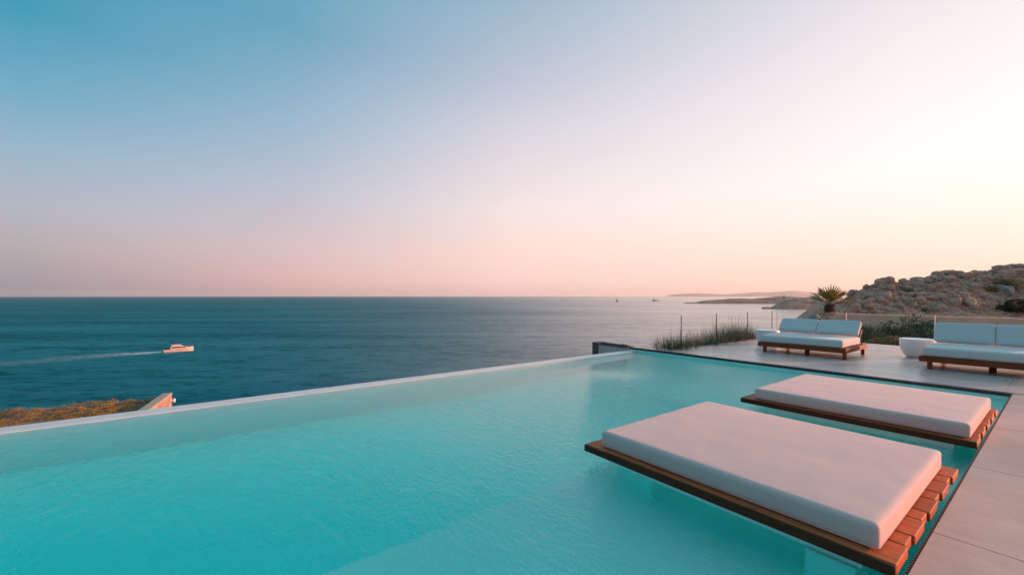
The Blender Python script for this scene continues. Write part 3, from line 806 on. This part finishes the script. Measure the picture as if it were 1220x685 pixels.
# rocks on the hill
def rock_mesh(seed, flat=.7, sub=3):
    bm = bmesh.new(); bmesh.ops.create_icosphere(bm, subdivisions=sub, radius=1.0)
    o = Vector((seed * 3.1, seed * 1.7, seed))
    for v in bm.verts:
        d = v.co.normalized()
        cell = noise.cell_vector(d * 1.4 + o)
        k = 1 + .30 * noise.noise(d * 1.3 + o) + .16 * noise.noise(d * 3.1 + o) + .07 * noise.noise(d * 7 + o)
        v.co = d * k; v.co.z *= flat
        for ax in range(3):                              # planed faces
            lim = .90 + .08 * math.sin(seed * (ax + 2.3))
            v.co[ax] = max(-lim, min(lim, v.co[ax])) if ax != 2 else max(-lim * flat, min(lim * flat, v.co[ax]))
    me = bpy.data.meshes.new('boulder'); bm.to_mesh(me); bm.free()
    for p in me.polygons: p.use_smooth = False
    return me
rock_me = [rock_mesh(s + 1.0, f) for s, f in enumerate((.55, .7, .9, .45, .65, .8, .5, .75))]
for m_ in rock_me: m_.materials.append(M['boulder'])
rock_grey = rock_mesh(21.0, .9); rock_grey.materials.append(M['grey_rock'])
def boulder(X, Y, s, label, me=None, rz=0, tilt=(0, 0), dz=.3, group='boulders on the hill'):
    o = bpy.data.objects.new('boulder', me or rock_me[int(abs(X * 7 + Y * 3)) % 8]); COL.objects.link(o)
    o.location = (X, Y, ground_z(X, Y) + s * dz); o.scale = (s * 1.0, s, s * 1.25); o.rotation_euler = (tilt[0], tilt[1], rz)
    tag(o, label, 'boulder', group); return o
big = [(1097, 45.5, .55, .5, 'pointed boulder on the skyline left of the hill top', 2), (1117, 45.5, .75, .55, 'leaning boulder at the left start of the rocky skyline', 4),
       (1127, 45.8, .62, .6, 'squarish boulder standing right of the leaning one on the skyline', 2), (1139, 45.6, .62, .35, 'flat boulder in the middle of the skyline', 3),
       (1148, 45.8, .55, .4, 'low rounded boulder left of the lone round boulder', 0), (1160, 45.8, .62, .62, 'lone round boulder standing on the middle of the skyline', 5),
       (1183, 45.5, .55, .4, 'small flat boulder on the skyline right of the round boulder', 6), (1194, 45.0, .95, .42, 'long slanting slab on the skyline near the right edge', 3),
       (1200, 44.0, .95, .2, 'large tilted block below the slanting slab', 7), (1210, 45.2, .85, .35, 'stacked flat boulder below the topmost one at the right edge', 3),
       (1219, 45.2, .85, .55, 'topmost flat boulder at the right edge of the hill', 3), (1214, 44.0, .8, .2, 'broad boulder under the stack at the right edge', 0),
       (1060, 43.0, .62, .2, 'dark overhanging boulder in the upper slope at left', 1), (1130, 43.5, .75, .2, 'wide boulder under the squarish skyline boulder', 0),
       (1170, 43.6, 1.0, .1, 'long ledge of rock below the round skyline boulder', 3), (1150, 43.8, .8, .15, 'dark shelf of rock under the flat skyline boulder', 6)]
for i, (px, Y, s, dz, lab, mi) in enumerate(big):
    s *= .78
    boulder(atpx(px, Y), Y, s, lab, rock_me[mi], rz=i * .9, tilt=(.12 * math.sin(i * 2.1), .15 * math.cos(i * 1.7)), dz=dz)
o = boulder(atpx(1198, 41.2), 41.2, .62, 'upright grey boulder on the lower slope at the right edge', rock_grey, .5, (.1, .2), .35)
o = boulder(atpx(973, 23.5), 23.6, .32, 'pale grey stone beside the small palm', rock_grey, 1.5, (.1, .1), .5, None)
rnd = random.Random(31); n = 0
while n < 230:
    px = rnd.uniform(1008, 1240); Y = rnd.uniform(38.8, 46.2); X = atpx(px, Y)
    rdg = Y > 44.4
    if rnd.random() > (.9 if rdg else .55): continue
    s = rnd.uniform(.18, .56) * (1.15 if rdg and px > 1090 else .85)
    lab = 'brown rock ' + ('along the skyline ' if rdg else 'lying loose on the slope ') + ('at the left end of the hill' if px < 1085 else 'in the middle of the hill' if px < 1160 else 'at the right end of the hill')
    boulder(X, Y, s, lab, None, rnd.uniform(0, 6), (rnd.gauss(0, .25), rnd.gauss(0, .25)), .25, 'loose rocks on the hill slope')
    n += 1
# rubble as one mass
bm = bmesh.new(); n = 0
while n < 2600:
    px = rnd.uniform(960, 1260); Y = rnd.uniform(28, 46.5); X = atpx(px, Y)
    if seg_side(X, Y, coast) < -1.5: continue
    if Y < 37 and rnd.random() < .75: continue
    s = rnd.uniform(.05, .17); z = ground_z(X, Y)
    rr = bmesh.ops.create_icosphere(bm, subdivisions=1, radius=s)
    rot = Matrix.Rotation(rnd.uniform(0, 6), 3, 'Z') @ Matrix.Rotation(rnd.gauss(0, .6), 3, 'X')
    k = Vector((rnd.uniform(.7, 1.5), rnd.uniform(.6, 1.1), rnd.uniform(.4, .9)))
    for v in rr['verts']: v.co = rot @ Vector((v.co.x * k.x, v.co.y * k.y, v.co.z * k.z)) * rnd.uniform(.85, 1.1) + Vector((X, Y, z + s * .2))
    n += 1
tag(link('rubble', bm, M['boulder']), 'loose rubble scattered over the hill slope', 'rubble', kind='stuff')
# shrubs on the hill
for i, (k, px, Y, sc, lab) in enumerate([('dark', 1207, 38.6, 1.15, 'large dark shrub at the right edge on the lower slope'), ('dark', 1219, 38.4, 1.25, 'dark shrub cut by the right edge of the picture'),
      ('leaf', 1083, 42.3, .85, 'single green shrub high on the slope left of the centre'), ('straw', 1186, 41.6, 1.5, 'yellowish dry tuft above the grey boulder'),
      ('olive', 1198, 42.0, 1.4, 'olive shrub just above the grey boulder'), ('olive', 1100, 39.0, .6, 'low olive scrub near the foot of the hill'),
      ('olive', 1145, 39.5, .5, 'faint olive scrub at the hill foot below round boulder'), ('olive', 1030, 40, .45, 'low scrub on the left end of the hill')]):
    bush(k, atpx(px, Y), Y, sc, lab, 'shrubs on the rocky hill', i * .8, -.1)
# small fan palm
def palm(loc):
    t = empty('fan_palm', loc); tag(t, 'small fan palm with stiff spiky fronds beside the hill', 'palm')
    bm = bmesh.new(); tube(bm, (0, 0, -.2), (0, 0, .42), .19, .15, 14)
    rnd = random.Random(3)
    for k in range(90):
        a = rnd.uniform(0, 6.28); z = rnd.uniform(0, .42); p = Vector((math.cos(a) * .16, math.sin(a) * .16, z)); q = p + Vector((math.cos(a) * .09, math.sin(a) * .09, rnd.uniform(-.14, .05)))
        tube(bm, p, q, .018, .004, 4)
    link('trunk', bm, M['bark'], t)
    N = 17
    for i in range(N):
        a = i * 2.399; elv = R(2 + 72 * ((i + .5) / N) ** 1.1); pl = .30 + .12 * rnd.random()
        d = Vector((math.cos(a) * math.cos(elv), math.sin(a) * math.cos(elv), math.sin(elv)))
        bm = bmesh.new(); b = Vector((0, 0, .40)); e = b + d * pl; tube(bm, b, e, .012, .008, 5)
        sdv = d.cross(Vector((0, 0, 1))).normalized(); nrm = sdv.cross(d).normalized()
        for k in range(9):
            th = R(-42 + 84 * k / 8) ; L = .86 * (1 - .28 * abs(math.sin(th))) * rnd.uniform(.9, 1.05)
            dd = (d * math.cos(th) + sdv * math.sin(th)).normalized(); wv = (nrm * .5 + dd.cross(nrm)).normalized()
            pts = []
            for s_, w_ in ((0, .010), (.45, .032), (.8, .020), (1.0, .003)):
                c = e + dd * L * s_ + nrm * .05 * s_ - Vector((0, 0, .10)) * s_ ** 3
                pts.append((bm.verts.new(c - wv * w_), bm.verts.new(c + wv * w_)))
            for p0, p1 in zip(pts, pts[1:]): bm.faces.new((p0[0], p0[1], p1[1], p1[0]))
        link('frond', bm, M['palm'], t)
    return t
py = 24.6; pX = atpx(988, py); p_ = palm((pX, py, ground_z(pX, py) - .05)); p_.scale = (1.18,) * 3

# ------------------------------------------------------------------ planted roof below the pool, on the left
ang_b = math.atan2(-.451, -.892)                          # local +x runs left along the far edge
t = empty('planted_roof_building', (-15.66, 19.09, -3.0), ang_b)
tag(t, 'stone building with a planted roof just beyond the infinity edge', 'building')
# local x: to the left along the far edge, local y: towards the viewer
bm = bmesh.new(); box(bm, .44, 26, .30, 13, -16, -.55); link('wall', bm, M['stone'], t)
bm = bmesh.new(); box(bm, .10, .42, 0, 13, -16, -.033); w_ = link('end_wall', bm, M['stone'], t)
bm = bmesh.new(); box(bm, .08, .44, -.02, 13, -.03, .03, .01); link('coping', bm, M['tan_cap'], w_)
bm = bmesh.new(); box(bm, .442, 26, .0, .28, -16, -.22, .01); link('parapet', bm, M['stone'], t)
bm = bmesh.new(); prevr = None
rows = [[bm.verts.new((.44 + i * .4, .28 + j * .4, -.18 + .09 * noise.fractal(Vector((i * .2, j * .2, 1)), 1, 2, 3))) for j in range(30)] for i in range(64)]
for i in range(63):
    for j in range(29): bm.faces.new((rows[i][j], rows[i][j + 1], rows[i + 1][j + 1], rows[i + 1][j]))
bmesh.ops.recalc_face_normals(bm, faces=bm.faces[:])
link('roof_soil', bm, M['ground'], t, True)
BL = t.matrix_basis.copy()
BL = Matrix.Translation(t.location) @ Matrix.Rotation(ang_b, 4, 'Z')
bm = bmesh.new(); box(bm, -.10, 0, -.05, .05, -.05, .05, .01); box(bm, -.16, -.09, -.07, .07, -.09, .07, .02)
lamp = link('wall_lamp', bm, M['white']); lamp.location = BL @ Vector((.10, .16, -.30)); lamp.rotation_euler = (0, 0, ang_b)
tag(lamp, 'tiny white wall lamp sticking out from the stone end wall', 'lamp')
protos = {}
rnd = random.Random(77)
kinds = {'rust': ('dry', 'rust coloured dry shrub mounded on the planted roof', .55, .42), 'straw': ('straw', 'straw coloured grass tuft on the left part of the planted roof', .5, .45), 'olive': ('drygreen', 'dark olive scrub on the left part of the planted roof', .5, .35)}
def roof_plant(kind, x, y, sc):
    mt, lab, rr, hh = kinds[kind]
    key = (kind, rnd.randrange(2))
    if key not in protos:
        bm = leaves(900, rr, rr, hh, .07, 8, 3.0, up=.9, seed=len(protos) + 50) if kind != 'straw' else blades(420, .3, .5, .014, .8, len(protos) + 9, 20)
        o = empty('roof_shrub'); link('foliage', bm, M[mt], o)
        protos[key] = o
    else: o = copy_tree(protos[key])
    o.location = BL @ Vector((x, y, -.22)); o.rotation_euler = (0, 0, rnd.uniform(0, 6)); o.scale = (sc, sc, sc * .62)
    tag(o, lab, 'shrub', {'rust': 'rust coloured shrubs on the planted roof', 'straw': 'straw tufts on the planted roof', 'olive': 'dark scrub on the planted roof'}[kind])
for i in range(17):
    for j in range(4):
        x = .95 + i * .62 + rnd.uniform(-.12, .12) + (j % 2) * .3; y = .55 + j * .85 + rnd.uniform(-.15, .15)
        k = 'rust' if x < 5.0 else rnd.choice(['rust', 'olive', 'olive', 'straw', 'straw' if j > 1 else 'olive'])
        roof_plant(k, x, y, rnd.uniform(.62, .85))

# ------------------------------------------------------------------ boats
def loft(bm, stations, close=True):
    rings = [[bm.verts.new(p) for p in s] for s in stations]
    for a, b in zip(rings, rings[1:]):
        for i in range(len(a) - 1): bm.faces.new((a[i], b[i], b[i + 1], a[i + 1]))
    bm.faces.new(rings[0]); 
    if close: bm.faces.new(rings[-1][::-1])
    bmesh.ops.recalc_face_normals(bm, faces=bm.faces[:])
def yacht(loc, heading):
    t = empty('motor_yacht', loc, heading); tag(t, 'white motor yacht under way on the sea, trailing a wake', 'yacht')
    L = 15.0; bm = bmesh.new(); stn = []
    for i in range(15):
        s = i / 14; x = -L / 2 + L * s
        w = 2.15 * (1 - max(0, (s - .45) / .55) ** 2.2) + .03; sheer = 1.35 + .95 * s ** 1.6; fl = .72 + .2 * s
        ww = w * (.86 if s > .5 else .95)
        stn.append([(x, -w, sheer), (x + .0, -ww * .9, .35), (x, -ww * .5, -.5), (x, 0, -.75 + .5 * max(0, s - .7) * 2), (x, ww * .5, -.5), (x, ww * .9, .35), (x, w, sheer)])
    loft(bm, stn); 
    link('hull', bm, M['hull'], t)
    bm = bmesh.new()
    rowsd = []
    for i in range(15):
        s = i / 14; x = -L / 2 + L * s; w = 2.12 * (1 - max(0, (s - .45) / .55) ** 2.2) + .02; sheer = 1.32 + .95 * s ** 1.6
        rowsd.append((bm.verts.new((x, -w, sheer)), bm.verts.new((x, w, sheer))))
    for a, b in zip(rowsd, rowsd[1:]): bm.faces.new((a[0], b[0], b[1], a[1]))
    link('deck', bm, M['hull'], t)
    bm = bmesh.new()
    loft(bm, [[(x, -w, 1.5), (x + dx, -w * .85, h), (x + dx, w * .85, h), (x, w, 1.5)] for x, w, h, dx in ((-4.2, 1.6, 3.0, .3), (-1, 1.7, 3.15, .2), (1.6, 1.6, 3.1, -.2), (3.9, 1.2, 2.25, -.5), (5.2, .6, 2.1, -.6))])
    c = link('cabin', bm, M['hull'], t)
    bm = bmesh.new()
    for s_ in (-1, 1):
        box(bm, -3.4, 1.4, s_ * 1.66 - .06, s_ * 1.66 + .06, 2.0, 2.62, .03)
        box(bm, 1.55, 3.3, s_ * 1.55 - .05, s_ * 1.55 + .05, 1.95, 2.4, .03)
    link('cabin_window', bm, M['dark_glass'], c)
    bm = bmesh.new(); 
    for s_ in (-1, 1): box(bm, -1.5, 4.4, s_ * 2.13 - .03 - (.0), s_ * 2.13 + .03, .95, 1.15, .01)
    link('hull_stripe', bm, M['red'], t)
    bm = bmesh.new(); box(bm, -3.8, 1.0, -1.35, 1.35, 3.1, 3.75, .15); link('flybridge', bm, M['hull'], t)
    bm = bmesh.new(); box(bm, -3.0, .4, -1.3, 1.3, 4.75, 4.85, .04)
    for x in (-2.8, .2):
        for y in (-1.2, 1.2): tube(bm, (x, y, 3.7), (x, y, 4.78), .05)
    link('bimini', bm, M['canvas'], t)
    bm = bmesh.new(); tube(bm, (-3.0, -1.0, 3.6), (-3.3, -.9, 5.2), .09); tube(bm, (-3.0, 1.0, 3.6), (-3.3, .9, 5.2), .09); tube(bm, (-3.3, -.95, 5.15), (-3.3, .95, 5.15), .09); tube(bm, (-3.3, 0, 5.2), (-3.3, 0, 6.2), .04)
    link('radar_arch', bm, M['strut'], t)
    bm = bmesh.new(); box(bm, -7.9, -7.3, -1.9, 1.9, .25, .45, .05); box(bm, -6.9, -4.6, -1.9, -1.7, 1.4, 2.1, .04); box(bm, -6.9, -4.6, 1.7, 1.9, 1.4, 2.1, .04)
    link('swim_platform', bm, M['strut'], t)
    bm = bmesh.new()
    for s_ in (-1, 1):
        pp = None
        for i in range(7):
            s = .5 + i / 14; x = -L / 2 + L * s; w = 2.05 * (1 - max(0, (s - .45) / .55) ** 2.2) + .05; z = 1.35 + .95 * s ** 1.6
            tube(bm, (x, s_ * w, z), (x, s_ * w, z + .7), .035, n=4)
            if pp: tube(bm, pp, (x, s_ * w, z + .7), .035, n=4)
            pp = (x, s_ * w, z + .7)
    link('bow_rail', bm, M['red'], t)
    return t
hd = math.atan2(.70, .72)
y_ = yacht((-149.5, 184.5, SEA + .15), hd); y_.scale = (.70, .70, .84)
# wake: foam ribbon on the water
mw = Mat('foam', Roughness=.8)
mw.set('Base Color', mw.ramp(mw.noise(.6, 4), [(.3, (.45, .55, .6)), (.7, (.8, .8, .8))]))
uvx = mw.n.new('ShaderNodeUVMap'); sepu = mw.n.new('ShaderNodeSeparateXYZ'); mw.l.new(uvx.outputs[0], sepu.inputs[0])
fade = mw.math('POWER', mw.math('SUBTRACT', 1.0, sepu.outputs[0]), 2.2)
side = mw.math('MULTIPLY', mw.math('SUBTRACT', 1.0, sepu.outputs[1]), mw.math('MULTIPLY', sepu.outputs[1], 4.0))
nzf = mw.ramp(mw.noise(.55, 6, .7), [(.42, (0,) * 3), (.68, (1,) * 3)])
al = mw.math('MULTIPLY', mw.math('MULTIPLY', mw.math('ADD', mw.math('MULTIPLY', fade, 1.5), .22), side), mw.math('ADD', nzf, mw.math('MULTIPLY', fade, .6)), True)
mw.l.new(al, mw.p.inputs['Alpha'])
bm = bmesh.new(); uvl = bm.loops.layers.uv.new('UVMap'); pts = []
ctrl = [((x - 610) / 490 * 25 * 490 / (y - 352.5), 25 * 490 / (y - 352.5)) for x, y in ((193.5, 419.4), (176, 420.6), (150, 422), (111, 424.8), (60, 429), (0, 434.5), (-60, 442))]
for i in range(61):
    s = i / 60 * (len(ctrl) - 1); k = min(int(s), len(ctrl) - 2); f = s - k
    pts.append(Vector((ctrl[k][0] * (1 - f) + ctrl[k + 1][0] * f, ctrl[k][1] * (1 - f) + ctrl[k + 1][1] * f, SEA + .12)))
rr = []
for i, p in enumerate(pts):
    d = (pts[min(i + 1, 60)] - pts[max(i - 1, 0)]).normalized(); sd_ = Vector((-d.y, d.x, 0)); w = 2.6 + 11 * (i / 60) ** .7
    rr.append([(bm.verts.new(p + sd_ * w * (k / 4 - .5) * 2), (i / 60, k / 4)) for k in range(5)])
for a, b in zip(rr, rr[1:]):
    for k in range(4):
        q = (a[k], b[k], b[k + 1], a[k + 1]); f = bm.faces.new([x[0] for x in q])
        for lp, x in zip(f.loops, q): lp[uvl].uv = x[1]
tag(link('boat_wake', bm, mw.m), 'pale foam wake trailing left behind the motor yacht', 'wake', kind='stuff')
def sailboat(px, Y):
    t = empty('sailing_boat', (atpx(px, Y), Y, SEA), .6); tag(t, 'tiny sailing boat near the horizon right of centre', 'boat')
    bm = bmesh.new(); loft(bm, [[(x, -w, 1.6), (x, -w * .6, -.3), (x, w * .6, -.3), (x, w, 1.6)] for x, w in ((-7, 1.6), (-2, 2.2), (3, 1.8), (8, .1))]); link('hull', bm, M['sail'], t)
    bm = bmesh.new(); tube(bm, (0, 0, 1), (0, 0, 15), .2, .1); link('mast', bm, M['sail'], t)
    bm = bmesh.new(); vs = [bm.verts.new(v) for v in ((-.2, 0, 2.5), (-6, .6, 2.5), (-.2, 0, 14))]; bm.faces.new(vs); vs = [bm.verts.new(v) for v in ((.3, 0, 12), (7, -.4, 2), (.3, -.2, 2.2))]; bm.faces.new(vs)
    so = link('sail', bm, M['sail'], t); md = so.modifiers.new('thick', 'SOLIDIFY'); md.thickness = .08
    return t
sailboat(735, 1720)
t = empty('low_ship', (atpx(781, 2050), 2050, SEA), .15); tag(t, 'low dark boat on the horizon left of the headland', 'boat')
bm = bmesh.new(); loft(bm, [[(x, -w, 3.4), (x, -w * .7, -.5), (x, w * .7, -.5), (x, w, 3.4)] for x, w in ((-19, 3), (-8, 4), (8, 4), (19, .3))]); link('hull', bm, M['sail'], t)
bm = bmesh.new(); box(bm, -13, -5, -2.5, 2.5, 3.4, 7.2, .3); link('cabin', bm, M['sail'], t)
t = empty('signal_mast', (atpx(934, 1400), 1400, -5.5)); tag(t, 'thin signal mast on the top of the headland', 'mast')
bm = bmesh.new(); tube(bm, (0, 0, -2), (0, 0, 16), 1.0, .5); box(bm, -2.5, 2.5, -2, 2, -3, 3.5, .1); link('mast_body', bm, M['sail'], t)

# ------------------------------------------------------------------ haze
HZ = 3.2e-5
bm = bmesh.new(); box(bm, -20000, 20000, -20000, 20000, SEA - 6, 230)
mh = bpy.data.materials.new('haze'); mh.use_nodes = True; hn = mh.node_tree.nodes; hn.clear()
ho = hn.new('ShaderNodeOutputMaterial'); hv = hn.new('ShaderNodeVolumePrincipled')
hv.inputs['Color'].default_value = (.99, .94, .92, 1); hv.inputs['Density'].default_value = HZ; hv.inputs['Anisotropy'].default_value = .3
mh.node_tree.links.new(hv.outputs[0], ho.inputs['Volume'])
tag(link('haze', bm, mh), kind='stuff')
